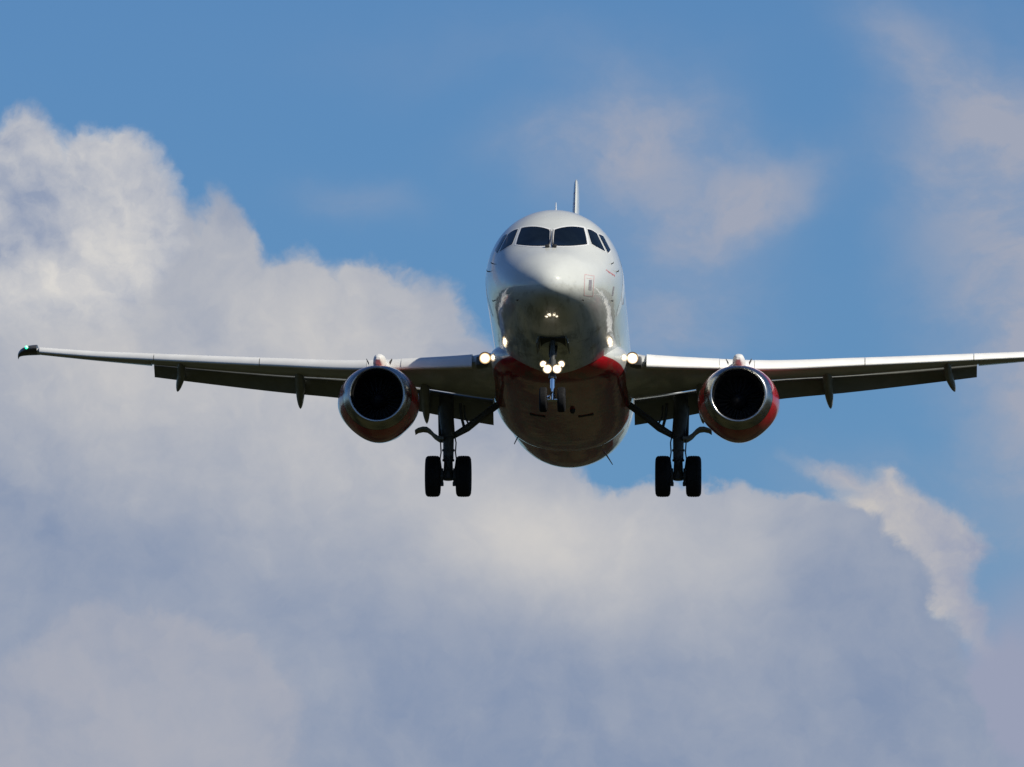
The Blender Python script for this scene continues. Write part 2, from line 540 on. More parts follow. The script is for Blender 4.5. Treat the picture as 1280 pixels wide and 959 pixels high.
# ---- fuselage
ST = [  # y, top, bottom, half width, height of the widest point
    (0.0, -1.03, -1.03, 0.0, -1.03), (0.05, -0.83, -1.20, 0.21, -1.03), (0.2, -0.64, -1.32, 0.42, -1.02), (0.5, -0.40, -1.42, 0.68, -0.97),
    (1.0, -0.09, -1.53, 0.97, -0.86), (1.5, 0.15, -1.60, 1.15, -0.71), (1.9, 0.36, -1.64, 1.26, -0.58), (2.4, 0.68, -1.68, 1.38, -0.43),
    (2.9, 1.00, -1.72, 1.48, -0.28), (3.5, 1.35, -1.76, 1.58, -0.14), (4.2, 1.63, -1.80, 1.66, -0.05), (5.0, 1.77, -1.82, 1.71, 0.0),
    (6.0, 1.83, -1.83, 1.73, 0.0), (20.0, 1.83, -1.83, 1.73, 0.0), (21.0, 1.83, -1.79, 1.72, 0.02), (22.5, 1.82, -1.57, 1.66, 0.12),
    (24.0, 1.79, -1.17, 1.52, 0.30), (26.0, 1.70, -0.48, 1.20, 0.58), (28.0, 1.50, 0.20, 0.75, 0.85), (29.4, 1.28, 0.72, 0.30, 1.0)]
q = [math.sqrt(s[0]) for s in ST]
F_TOP, F_BOT, F_HW, F_ZM = (pchip(q, [s[k] for s in ST]) for k in (1, 2, 3, 4))


def fus_ring(y, n=112):
    s = math.sqrt(y)
    top, bot, hw, zm = F_TOP(s), F_BOT(s), F_HW(s), F_ZM(s)
    r = []
    for k in range(n):
        a = 2 * math.pi * k / n
        cx, sz = math.cos(a), math.sin(a)
        r.append(Vector((hw * cx, y, zm + (top - zm) * sz if sz >= 0 else zm + (zm - bot) * sz)))
    return r


bm = bmesh.new()
ys = [6.0 * (k / 60) ** 2 for k in range(1, 61)] + [6 + 0.8 * k for k in range(1, 19)] + [20.4 + 0.45 * k for k in range(0, 21)]
vs = loft(bm, [fus_ring(y) for y in ys], cap0=False)
tip = bm.verts.new((0, 0, -1.03))
for i in range(112):
    bm.faces.new((tip, vs[0][(i + 1) % 112], vs[0][i]))
bmesh.ops.recalc_face_normals(bm, faces=bm.faces[:])
BODY = BVHTree.FromBMesh(bm)
fuselage = finish('fuselage', bm, M_BODY, air)

LOOK = Vector((0, 1.0, 0.202))


def on_body(X, Z, off=0.004):
    """drop a point of the front elevation (x, height at the nose plane, seen slightly from below) onto the skin"""
    d = LOOK.normalized()
    o = Vector((X, 0, Z)) - d * 3
    h, nrm, _, _ = BODY.ray_cast(o, d)
    if h is None:
        h, nrm, _, _ = BODY.find_nearest(o + d * 7)
    if nrm.dot(d) > 0:
        nrm = -nrm
    return h + nrm * off


def E(px, py, side=1):
    """front-elevation inches: 50.3 to the metre, counted from the nose datum, right half"""
    return ((px - 689.3) / 50.3 * side, (300.7 - py) / 50.3)


def patch(bm, quad, off, n=12, round_=0.10, grow=1.0, bow=(0, 0, 0, 0), mat=0, thick=0.0):
    """a curved plate on the skin; quad: corners bl, br, tr, tl in the front elevation; bow: outward bulge of bottom, right, top, left"""
    (ax, az), (bx, bz), (cx, cz), (dx_, dz_) = quad
    mx, mz = (ax + bx + cx + dx_) / 4, (az + bz + cz + dz_) / 4
    g = []
    for j in range(n + 1):
        row = []
        for i in range(n + 1):
            s, t = -1 + 2 * i / n, -1 + 2 * j / n
            s2 = s * math.sqrt(1 - round_ * t * t * abs(s) ** 3 * 0.5)
            t2 = t * math.sqrt(1 - round_ * s * s * abs(t) ** 3 * 0.5)
            a, b_ = (s2 + 1) / 2, (t2 + 1) / 2
            x = ax * (1 - a) * (1 - b_) + bx * a * (1 - b_) + cx * a * b_ + dx_ * (1 - a) * b_
            z = az * (1 - a) * (1 - b_) + bz * a * (1 - b_) + cz * a * b_ + dz_ * (1 - a) * b_
            w = 1 - s * s
            z += -bow[0] * w * (1 - b_) + bow[2] * w * b_
            x = mx + (x - mx) * grow
            z = mz + (z - mz) * grow
            row.append(on_body(x, z, off))
        g.append(row)
    V_ = [[bm.verts.new(p) for p in row] for row in g]
    fs = []
    for j in range(n):
        for i in range(n):
            f = bm.faces.new((V_[j][i], V_[j][i + 1], V_[j + 1][i + 1], V_[j + 1][i]))
            f.material_index = mat
            fs.append(f)
    return fs


def strip(bm, pts, w, off=0.004, mat=0):
    """a painted line on the skin"""
    P = [Vector((*p, 0)) for p in pts]
    dense = []
    for a, b in zip(P, P[1:]):
        k = max(2, int((b - a).length / 0.03))
        dense += [a.lerp(b, i / k) for i in range(k)]
    dense.append(P[-1])
    L, Rr = [], []
    for i, p in enumerate(dense):
        d = (dense[min(i + 1, len(dense) - 1)] - dense[max(i - 1, 0)]).normalized()
        nn = Vector((-d.y, d.x, 0)) * w / 2
        L.append(bm.verts.new(on_body(p.x + nn.x, p.y + nn.y, off)))
        Rr.append(bm.verts.new(on_body(p.x - nn.x, p.y - nn.y, off)))
    for i in range(len(dense) - 1):
        bm.faces.new((L[i], L[i + 1], Rr[i + 1], Rr[i])).material_index = mat


PANES = [  # corners bl, br, tr, tl and bows (bottom, right, top, left)
    ([(691.9, 307.3), (734.0, 305.6), (728.5, 284.3), (692.0, 286.6)], (0.02, 0, 0.05, 0)),
    ([(738.6, 305.2), (755.6, 314.8), (744.3, 291.6), (732.2, 285.8)], (0.0, 0, 0.02, 0)),
    ([(758.6, 316.8), (761.4, 312.8), (752.0, 295.2), (746.2, 292.6)], (0.0, 0, 0.01, 0))]
for side in (1, -1):
    for corners, bow in PANES:
        quad = [E(x, y, side) for x, y in corners]
        bm = bmesh.new()
        patch(bm, quad, 0.010, bow=bow, grow=0.965)
        pane = finish('cockpit_window', bm, M_GLASS, fuselage)
        bm = bmesh.new()
        quad2 = quad
        patch(bm, quad2, 0.004, bow=bow, grow=1.11)
        finish('window_frame', bm, M_FRAME, fuselage)
        bm = bmesh.new()
        patch(bm, quad2, 0.007, bow=bow, grow=1.0)
        finish('window_seal', bm, M_BLACK, fuselage)
    # wiper parked along the centre post
    bm = bmesh.new()
    pts = [(689.3 + 4.2, 309.2), (689.3 + 2.0, 306.5), (689.3 + 1.3, 300.0), (689.3 + 1.5, 288.5)]
    tube(bm, [on_body(*E(x, y, side), 0.04) for x, y in pts], [0.024, 0.016, 0.011, 0.009], 8)
    box(bm, on_body(*E(693.6, 309.0, side), 0.03), (0.11, 0.09, 0.07), bev=0.01)
    finish('wiper', bm, M_BLACK, fuselage)
    # small air data probes and vanes
    for (x, y, ang, ln) in ((769, 340, 20, 0.15), (762, 377, 0, 0.13), (729, 375, -115, 0.12), (763, 330, 45, 0.08)):
        p = on_body(*E(x, y, side), 0.0)
        pn = (on_body(*E(x, y, side), 0.1) - p).normalized()
        bm = bmesh.new()
        tube(bm, [p, p + pn * 0.045, p + pn * 0.06 + Vector((0, -ln, 0.01))], [0.014, 0.012, 0.006], 8)
        finish('air_data_probe', bm, M_BLACK, fuselage)

# markings on the port side of the nose
bm = bmesh.new()
strip(bm, [E(732.4, 343.2), E(743.4, 345.2), E(741.8, 371.2), E(731.6, 369.6), E(732.4, 343.2)], 0.018)
patch(bm, [E(736.6, 363.0), E(740.2, 363.4), E(740.8, 350.5), E(737.4, 350.0)], 0.005, 4, mat=1)
strip(bm, [E(734.3, 347.8), E(741.3, 349.0)], 0.012)
finish('hatch_marking', bm, [M_PALERED, M_GREY], fuselage)
bm = bmesh.new()
for k in range(9):
    x, y = 757.2 + k * 1.15, 337.2 + k * 0.85
    strip(bm, [E(x, y), E(x + random.uniform(-.3, .8), y + 2.0 + random.uniform(-.6, .6))], 0.012)
    if k % 2:
        strip(bm, [E(x, y + 1.0), E(x + 1.0, y + 1.6)], 0.010)
finish('name_lettering', bm, [principled('red_lettering', (0.55, 0.12, 0.12), 0.4)], fuselage)
bm = bmesh.new()
strip(bm, [E(765.8, 359.0), E(764.0, 371.0)], 0.03)
finish('static_port_plate', bm, M_GREY, fuselage)
bm = bmesh.new()
strip(bm, [E(774.6, 371.0), E(774.0, 383.0)], 0.035)
finish('static_port_plate', bm, M_GREY, fuselage)

# doors and cabin windows along both flanks
def flank(y, z, side, off):
    h, nrm, _, _ = BODY.ray_cast(Vector((side * 5, y, z)), Vector((-side, 0, 0)))
    return h + Vector((side, 0, 0)) * off


def flank_plate(bm, y0, y1, z0, z1, side, off, n=8):
    g = []
    for j in range(n + 1):
        row = []
        for i in range(n + 1):
            s, t = -1 + 2 * i / n, -1 + 2 * j / n
            s2 = s * math.sqrt(1 - 0.35 * t * t)
            t2 = t * math.sqrt(1 - 0.35 * s * s)
            row.append(bm.verts.new(flank((y0 + y1) / 2 + s2 * (y1 - y0) / 2, (z0 + z1) / 2 + t2 * (z1 - z0) / 2, side, off)))
        g.append(row)
    for j in range(n):
        for i in range(n):
            bm.faces.new((g[j][i], g[j][i + 1], g[j + 1][i + 1], g[j + 1][i]))


for side in (1, -1):
    for y0 in (5.0, 20.2):
        bm = bmesh.new()
        flank_plate(bm, y0 - 0.03, y0 + 0.90, -0.83, 1.10, side, 0.002, 12)
        d = finish('passenger_door_outline', bm, M_SEAM, fuselage)
        bm = bmesh.new()
        flank_plate(bm, y0, y0 + 0.87, -0.80, 1.07, side, 0.004, 12)
        finish('passenger_door', bm, M_FRAME, fuselage)
    for k in range(26):
        y = 6.6 + k * 0.52
        bm = bmesh.new()
        flank_plate(bm, y, y + 0.26, 0.28, 0.66, side, 0.006, 6)
        finish('cabin_window', bm, M_GLASS, fuselage)

# blade antennas, beacon, drain masts
def blade(name, base, up, h, chord, w, mat, parent):
    base, up = Vector(base), Vector(up).normalized()
    sidev = up.cross(Vector((0, 1, 0))).normalized()
    bm = bmesh.new()
    rings = []
    for f in (0, 0.5, 1.0):
        c_, w_ = chord * (1 - 0.45 * f), w * (1 - 0.5 * f)
        o = base + up * h * f + Vector((0, chord * 0.4 * f, 0))
        rings.append([o + Vector((0, c_ * a, 0)) + sidev * w_ * b for a, b in ((0, 0), (0.25, .5), (0.6, .4), (1, 0), (0.6, -.4), (0.25, -.5))])
    loft(bm, rings)
    return finish(name, bm, mat, parent)


blade('blade_antenna', (0.03, 4.9, 1.72), (0, 0, 1), 0.27, 0.30, 0.05, M_FRAME, fuselage)
blade('blade_antenna', (0.0, 14.5, 1.81), (0, 0, 1), 0.22, 0.30, 0.05, M_FRAME, fuselage)
blade('drain_mast', (-1.20, 18.3, -1.36), (-0.45, 0, -0.9), 0.36, 0.20, 0.045, M_BLACK, fuselage)
blade('drain_mast', (0.98, 21.0, -1.48), (0.55, 0, -0.85), 0.30, 0.20, 0.04, M_BLACK, fuselage)
bm = bmesh.new()
lathe(bm, [(0, .07), (.05, .07), (.1, .045), (.12, .0)], (0.3, 12.2, -1.93), (0, 0, -1), 16)
finish('beacon', bm, M_BLACK, fuselage)

# ---- belly fairing
FB = [  # y, bottom, half width, top
    (7.4, -1.74, 0.75, -1.4), (7.9, -1.84, 1.12, -1.15), (8.6, -1.92, 1.47, -0.85), (9.4, -1.93, 1.68, -0.6), (10.4, -1.95, 1.78, -0.45),
    (12.0, -1.95, 1.81, -0.4), (15.0, -1.95, 1.81, -0.4), (16.4, -1.94, 1.76, -0.5), (17.4, -1.91, 1.62, -0.75), (18.3, -1.87, 1.36, -1.05), (19.0, -1.78, 1.0, -1.3)]
fy = [f[0] for f in FB]
B_BOT, B_HW, B_TOP = (pchip(fy, [f[k] for f in FB]) for k in (1, 2, 3))
rings = []
for k in range(60):
    y = 7.4 + (19.0 - 7.4) * k / 59
    bot, hw, top = B_BOT(y), B_HW(y), B_TOP(y)
    zm = top * 0.55 + bot * 0.45 + 0.15
    r = []
    for i in range(72):
        a = 2 * math.pi * i / 72
        ca, sa = math.cos(a), math.sin(a)
        e = 2 / 2.15
        x = hw * abs(ca) ** e * (1 if ca >= 0 else -1)
        z = zm + (top - zm if sa >= 0 else zm - bot) * abs(sa) ** e * (1 if sa >= 0 else -1)
        r.append(Vector((x, y, z)))
    rings.append(r)
bm = bmesh.new()
loft(bm, rings)
bmesh.ops.recalc_face_normals(bm, faces=bm.faces[:])
BELLY = BVHTree.FromBMesh(bm)
fairing = finish('belly_fairing', bm, airframe_paint('fairing_paint', -1.33, 7.0), air)
for s in (1, -1):
    bm = bmesh.new()
    box(bm, BELLY.ray_cast(Vector((s * 0.62, 13.2, -6)), Vector((0, 0, 1)))[0], (0.40, 0.16, 0.03), Matrix.Rotation(-s * 0.16, 3, 'Y'), bev=0.005)
    finish('vent_grille', bm, M_BLACK, fairing)

def lamp(bm, c, r):
    lathe(bm, [(-.014, .0), (-.013, r * .3), (-.012, r * .52)], c, (0, 1, 0), 24, mat=0)
    lathe(bm, [(-.012, r * .52), (-.008, r * .66), (-.003, r * .78)], c, (0, 1, 0), 24, mat=1)
    lathe(bm, [(-.003, r * .78), (.004, r * .90), (.014, r * .95), (.02, .0)], c, (0, 1, 0), 24, mat=2)
    bmesh.ops.remove_doubles(bm, verts=bm.verts[:], dist=1e-5)


# ---- wings
# span station: x, leading edge y, leading edge z, rear spar line y, z of that line, thickness ratio
WS = [(1.55, 9.75, -1.11, 15.00, -1.17), (2.6, 10.35, -1.06, 15.02, -1.02), (3.7, 10.95, -0.99, 15.02, -0.84), (5.0, 11.62, -0.90, 15.05, -0.66),
      (7.5, 12.92, -0.57, 15.70, -0.37), (10.7, 14.60, -0.11, 16.42, 0.04), (12.2, 15.38, 0.11, 16.95, 0.28), (13.70, 16.14, 0.37, 17.40, 0.52)]
wx = [w[0] for w in WS]
W_LY, W_LZ, W_TY, W_TZ = (pchip(wx, [w[k] for w in WS]) for k in (1, 2, 3, 4))
W_SC = pchip([1.55, 3.7, 5.0, 13.70], [1.0, 0.80, 0.72, 0.40])        # slat chord
W_FC = pchip([1.55, 3.7, 5.0, 10.7], [0.92, 0.82, 0.72, 0.46])        # flap chord

AF_U = [(0.0, 0.0), (0.006, 0.017), (0.02, 0.033), (0.05, 0.050), (0.1, 0.066), (0.2, 0.083), (0.32, 0.089), (0.45, 0.086), (0.6, 0.074), (0.75, 0.053), (0.88, 0.030), (1.0, 0.010)]
AF_L = [(0.93, -0.012), (0.85, -0.018), (0.72, -0.032), (0.55, -0.048), (0.4, -0.055), (0.25, -0.053), (0.12, -0.043), (0.05, -0.030), (0.015, -0.016)]
AF_CUT = [(1.0, 0.004), (0.945, 0.002)]
AF_FULL = [(1.0, -0.004), (0.965, -0.008)]


def wing_ring(x, side, y0, z0, y1, z1, cut, th=1.0):
    ch = math.hypot(y1 - y0, z1 - z0)
    a = math.atan2(z1 - z0, y1 - y0)
    r = []
    for (u, w) in AF_U + (AF_CUT if cut else AF_FULL) + AF_L:
        u, w = u * ch, w * ch * th
        r.append(Vector((side * x, y0 + u * math.cos(a) - w * math.sin(a), z0 + u * math.sin(a) + w * math.cos(a))))
    return r


SLAT = [(.26, -.150), (.12, -.152), (.04, -.140), (.012, -.112), (.02, -.06), (.055, .015), (.115, .095), (.205, .17), (.38, .252), (.62, .315), (1.0, .365),
        (1.0, .350), (.72, .29), (.45, .18), (.33, .05), (.28, -.12)]
FLAP = [(0, 0), (.02, .05), (.08, .085), (.2, .105), (.4, .095), (.7, .055), (1.0, .004), (1.0, -.006), (.7, -.008), (.4, -.03), (.2, -.055), (.08, -.055), (.02, -.035)]


def flap_frame(x):
    """nose point of the lowered flap at a span station"""
    return W_TY(x) + 0.05, W_TZ(x) - 0.005 - 0.015 * W_FC(x) + max(0, x - 5) * 0.005


for side in (1, -1):
    # main box: cut short ahead of the flaps, whole chord outboard of them
    bm = bmesh.new()
    rings = []
    for k in range(25):
        x = 1.55 + (10.7 - 1.55) * k / 24
        sc = W_SC(x) if x > 2.2 else 0
        rings.append(wing_ring(x, side, W_LY(x) + 0.42 * sc, W_LZ(x) + 0.05 * sc, W_TY(x), W_TZ(x), True, 0.85))
    loft(bm, rings)
    rings = []
    for k in range(12):
        x = 10.703 + (13.70 - 10.703) * k / 11
        sc = W_SC(x)
        rings.append(wing_ring(x, side, W_LY(x) + 0.42 * sc, W_LZ(x) + 0.05 * sc, W_TY(x) + 0.12, W_TZ(x) - 0.01, False, 0.85))
    loft(bm, rings)
    wing = finish('wing', bm, M_WING, air, angle=35)

    # slats
    for (x0, x1) in ((2.22, 4.05), (4.95, 7.75), (7.77, 10.55), (10.57, 13.62)):
        bm = bmesh.new()
        rings = []
        for k in range(9):
            x = x0 + (x1 - x0) * k / 8
            sc = W_SC(x)
            rings.append([Vector((side * x, W_LY(x) + u * sc, W_LZ(x) + w * sc)) for u, w in SLAT])
        loft(bm, rings)
        finish('slat', bm, M_SLAT, wing, angle=50)
    # the short fixed nose over the engine pylon
    bm = bmesh.new()
    rings = []
    for k in range(5):
        x = 4.06 + (4.94 - 4.06) * k / 4
        sc = W_SC(x)
        rings.append([Vector((side * x, W_LY(x) + 0.02 + u * sc, W_LZ(x) + w * sc)) for u, w in SLAT])
    loft(bm, rings)
    finish('fixed_leading_edge', bm, M_SLAT, wing, angle=50)

    # flaps, lowered
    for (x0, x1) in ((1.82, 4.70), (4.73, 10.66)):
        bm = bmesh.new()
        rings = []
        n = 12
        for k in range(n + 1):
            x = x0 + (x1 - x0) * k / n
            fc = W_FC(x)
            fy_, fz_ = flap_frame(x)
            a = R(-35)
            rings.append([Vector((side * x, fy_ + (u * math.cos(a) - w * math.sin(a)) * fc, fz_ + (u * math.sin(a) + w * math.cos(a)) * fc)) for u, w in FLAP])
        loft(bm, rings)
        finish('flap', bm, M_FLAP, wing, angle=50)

    # flap track fairings: canoes that drop with the flaps
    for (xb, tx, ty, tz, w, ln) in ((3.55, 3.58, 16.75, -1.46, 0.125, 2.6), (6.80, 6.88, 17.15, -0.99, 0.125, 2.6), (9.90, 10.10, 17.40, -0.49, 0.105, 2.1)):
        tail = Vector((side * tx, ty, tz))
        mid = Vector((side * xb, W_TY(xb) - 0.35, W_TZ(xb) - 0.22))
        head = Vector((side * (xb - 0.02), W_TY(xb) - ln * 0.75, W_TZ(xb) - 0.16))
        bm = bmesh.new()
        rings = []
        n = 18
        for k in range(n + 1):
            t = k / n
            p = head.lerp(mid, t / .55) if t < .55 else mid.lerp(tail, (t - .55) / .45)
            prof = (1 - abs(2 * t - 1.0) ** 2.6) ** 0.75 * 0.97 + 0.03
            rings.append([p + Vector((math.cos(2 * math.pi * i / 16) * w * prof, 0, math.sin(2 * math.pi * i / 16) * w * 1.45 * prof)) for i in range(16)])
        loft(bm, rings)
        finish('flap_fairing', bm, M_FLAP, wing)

    # dark raked tip with its navigation light
    bm = bmesh.new()
    rings = []
    for k in range(9):
        t = k / 8
        x = 13.701 + 0.55 * math.sin(t * math.pi / 2)
        sc = W_SC(13.70)
        y0 = W_LY(13.70) + 0.25 * sc + 1.05 * t ** 1.8
        z0 = W_LZ(13.70) + 0.07 - 0.07 * t ** 2.5
        y1 = W_TY(13.70) + 0.14 + 0.12 * t
        rings.append(wing_ring(x, side, y0, z0, y1, W_TZ(13.70) - 0.01 - 0.05 * t ** 3, False, 1.15 if t < .8 else 1.5))
    loft(bm, rings)
    tipo = finish('wingtip', bm, M_TIP, wing, angle=50)
    bm = bmesh.new()
    lathe(bm, [(-.10, .04), (0, .04), (.035, .033), (.055, .015), (.06, 0)], (side * 13.97, W_LY(13.70) + 0.24, W_LZ(13.70) + 0.115), (side * 0.3, -1, 0.1), 16)
    finish('navigation_light', bm, M_GREEN if side < 0 else M_REDLIGHT, wing)

    # landing light in the wing root
    bm = bmesh.new()
    c0 = Vector((side * 1.87, 9.80, -1.06))
    lathe(bm, [(0.25, .05), (0.12, .11), (0.0, .155), (-0.02, .162), (-0.025, .152), (0.02, .145), (0.06, .09), (0.12, .05)], c0, (0, 1, 0), 24)
    box(bm, (side * 1.95, 10.12, -1.11), (0.30, 0.5, 0.24), bev=0.04)
    hl = finish('lamp_housing', bm, M_TIP, wing)
    bm = bmesh.new()
    lamp(bm, c0 + Vector((0, 0.0, 0)), .15)
    finish('landing_light', bm, M_LAMP, wing)

# ---- engines
def nac_ring(cx, cz, y, r, chin, top=0.0, n=64):
    """slice of a nacelle: flat flanks low down (chin), a flattened crown (top)"""
    ring = []
    for k in range(n):
        a = 2 * math.pi * k / n
        ca, sa = math.cos(a), math.sin(a)
        rr = r * (1 - top * sa * sa) if sa > 0 else r * (1 - chin * (0.55 * math.sin(2 * a) ** 2 + 0.35 * sa * sa))
        ring.append(Vector((cx + rr * ca, y, cz + rr * sa)))
    return ring


EX, EY, EZ = 4.56, 8.70, -2.19
for side in (1, -1):
    cx = side * EX
    # cowl
    bm = bmesh.new()
    prof = [(0.30, .872, .00, 0, .10), (0.34, .886, .01, 0, .10), (0.55, .955, .05, -0.02, .10), (0.85, 1.015, .09, -.025, .09), (1.2, 1.04, .10, -.02, .075),
            (1.8, 1.01, .09, .045, .06), (2.6, .90, .07, .15, .03), (3.3, .80, .04, .20, 0), (3.9, .72, .0, .20, 0), (4.0, .69, .0, .20, 0), (3.6, .66, .0, .20, 0)]
    loft(bm, [nac_ring(cx, EZ + dz_, EY + y, r, ch, tp_) for y, r, ch, dz_, tp_ in prof], cap0=False, cap1=True)
    eng = finish('engine', bm, M_RED, air, angle=50)
    # polished lip and inlet duct
    bm = bmesh.new()
    lip = [(0.298, .868), (0.2, .838), (0.1, .794), (0.04, .750), (0.005, .715), (-0.005, .690), (0.01, .664), (0.05, .645), (0.12, .630), (0.22, .622)]
    loft(bm, [nac_ring(cx, EZ, EY + y, r, 0, 0.10 * max(0, (r - .66) / (.868 - .66)) if k < 6 else 0) for k, (y, r) in enumerate(lip)], cap0=False, cap1=False)
    finish('inlet_lip', bm, M_LIP, eng, angle=60)
    bm = bmesh.new()
    duct = [(0.222, .622), (0.5, .618), (0.95, .625), (1.05, .63)]
    loft(bm, [nac_ring(cx, EZ, EY + y, r, 0) for y, r in duct], cap0=False, cap1=True)
    finish('inlet_duct', bm, M_DARK, eng, angle=60)
    # fan
    bm = bmesh.new()
    for k in range(24):
        a0 = 2 * math.pi * k / 24
        q4 = []
        for (r, da, dyy) in ((.20, 0.0, 0), (.61, -0.10, 0.02), (.61, 0.10, 0.14), (.20, 0.14, 0.14)):
            q4.append(Vector((cx + r * math.cos(a0 + da), EY + 0.86 + dyy, EZ + r * math.sin(a0 + da))))
        off = Vector((0, 0.012, 0))
        loft(bm, [q4, [p + off for p in q4]])
    finish('fan', bm, M_BLADE, eng, smooth=False)
    bm = bmesh.new()
    lathe(bm, [(0, .001), (.03, .06), (.12, .13), (.28, .2), (.34, .21), (.4, .2)], (cx, EY + 0.58, EZ), (0, 1, 0), 32, cap1=True)
    finish('spinner', bm, M_DARK, eng)
    # core nozzle
    bm = bmesh.new()
    lathe(bm, [(0, .52), (.6, .46), (.65, .42), (.3, .38)], (cx, EY + 3.6, EZ + .2), (0, 1, 0), 40)
    lathe(bm, [(0, .33), (.5, .25), (1.0, .02)], (cx, EY + 3.8, EZ + .2), (0, 1, 0), 32)
    finish('exhaust_nozzle', bm, M_NOZZLE, eng)
    # pylon
    bm = bmesh.new()
    rings = []
    for (y, w, z0, z1) in ((9.35, .05, -1.18, -1.12), (9.5, .115, -1.3, -1.03), (9.9, .15, -1.4, -0.93), (10.6, .17, -1.45, -0.82), (11.6, .18, -1.5, -0.78), (12.6, .18, -1.5, -0.82), (13.6, .12, -1.3, -0.85), (14.6, .03, -1.0, -0.85)):
        ring = []
        for i in range(20):
            a = 2 * math.pi * i / 20
            ca, sa = math.cos(a), math.sin(a)
            e = 0.75
            ring.append(Vector((cx + w * abs(ca) ** e * math.copysign(1, ca), y, (z0 + z1) / 2 + (z1 - z0) / 2 * abs(sa) ** e * math.copysign(1, sa))))
        rings.append(ring)
    loft(bm, rings)
    finish('pylon', bm, M_SLAT, eng)
    # little strakes either side of the pylon
    for s2 in (1, -1):
        base = Vector((cx + s2 * 0.27, 9.7, -1.165))
        blade('nacelle_strake', base, (s2 * 0.45, 0, 1), 0.13, 0.5, 0.03, M_STEEL, eng)

# ---- landing gear
def wheel(name, c, rad, wid, parent):
    bm = bmesh.new()
    h = wid / 2
    k = rad
    pr = [(-h * .72, k * .52), (-h * .95, k * .60), (-h, k * .72), (-h * .97, k * .84), (-h * .86, k * .93), (-h * .68, k * .978)]
    gro = []
    for gx in (-.45, -.15, .15, .45):
        gro += [(h * (gx - .035), k * (1 - .02 * abs(gx))), (h * (gx - .03), k * .975), (h * (gx + .03), k * .975), (h * (gx + .035), k * (1 - .02 * abs(gx)))]
    pr = pr + gro + [(-a, r) for a, r in pr[::-1]]
    lathe(bm, pr, c, (1, 0, 0), 48)
    w = finish(name, bm, M_TYRE, parent, angle=45)
    bm = bmesh.new()
    lathe(bm, [(-h * .80, 0), (-h * .80, k * .16), (-h * .55, k * .2), (-h * .45, k * .4), (-h * .75, k * .53), (h * .75, k * .53), (h * .45, k * .4), (h * .55, k * .2), (h * .80, k * .16), (h * .80, 0)], c, (1, 0, 0), 32)
    finish(name.replace('wheel', 'rim') if 'wheel' in name else 'rim', bm, M_RIM, parent, angle=35)
    return w


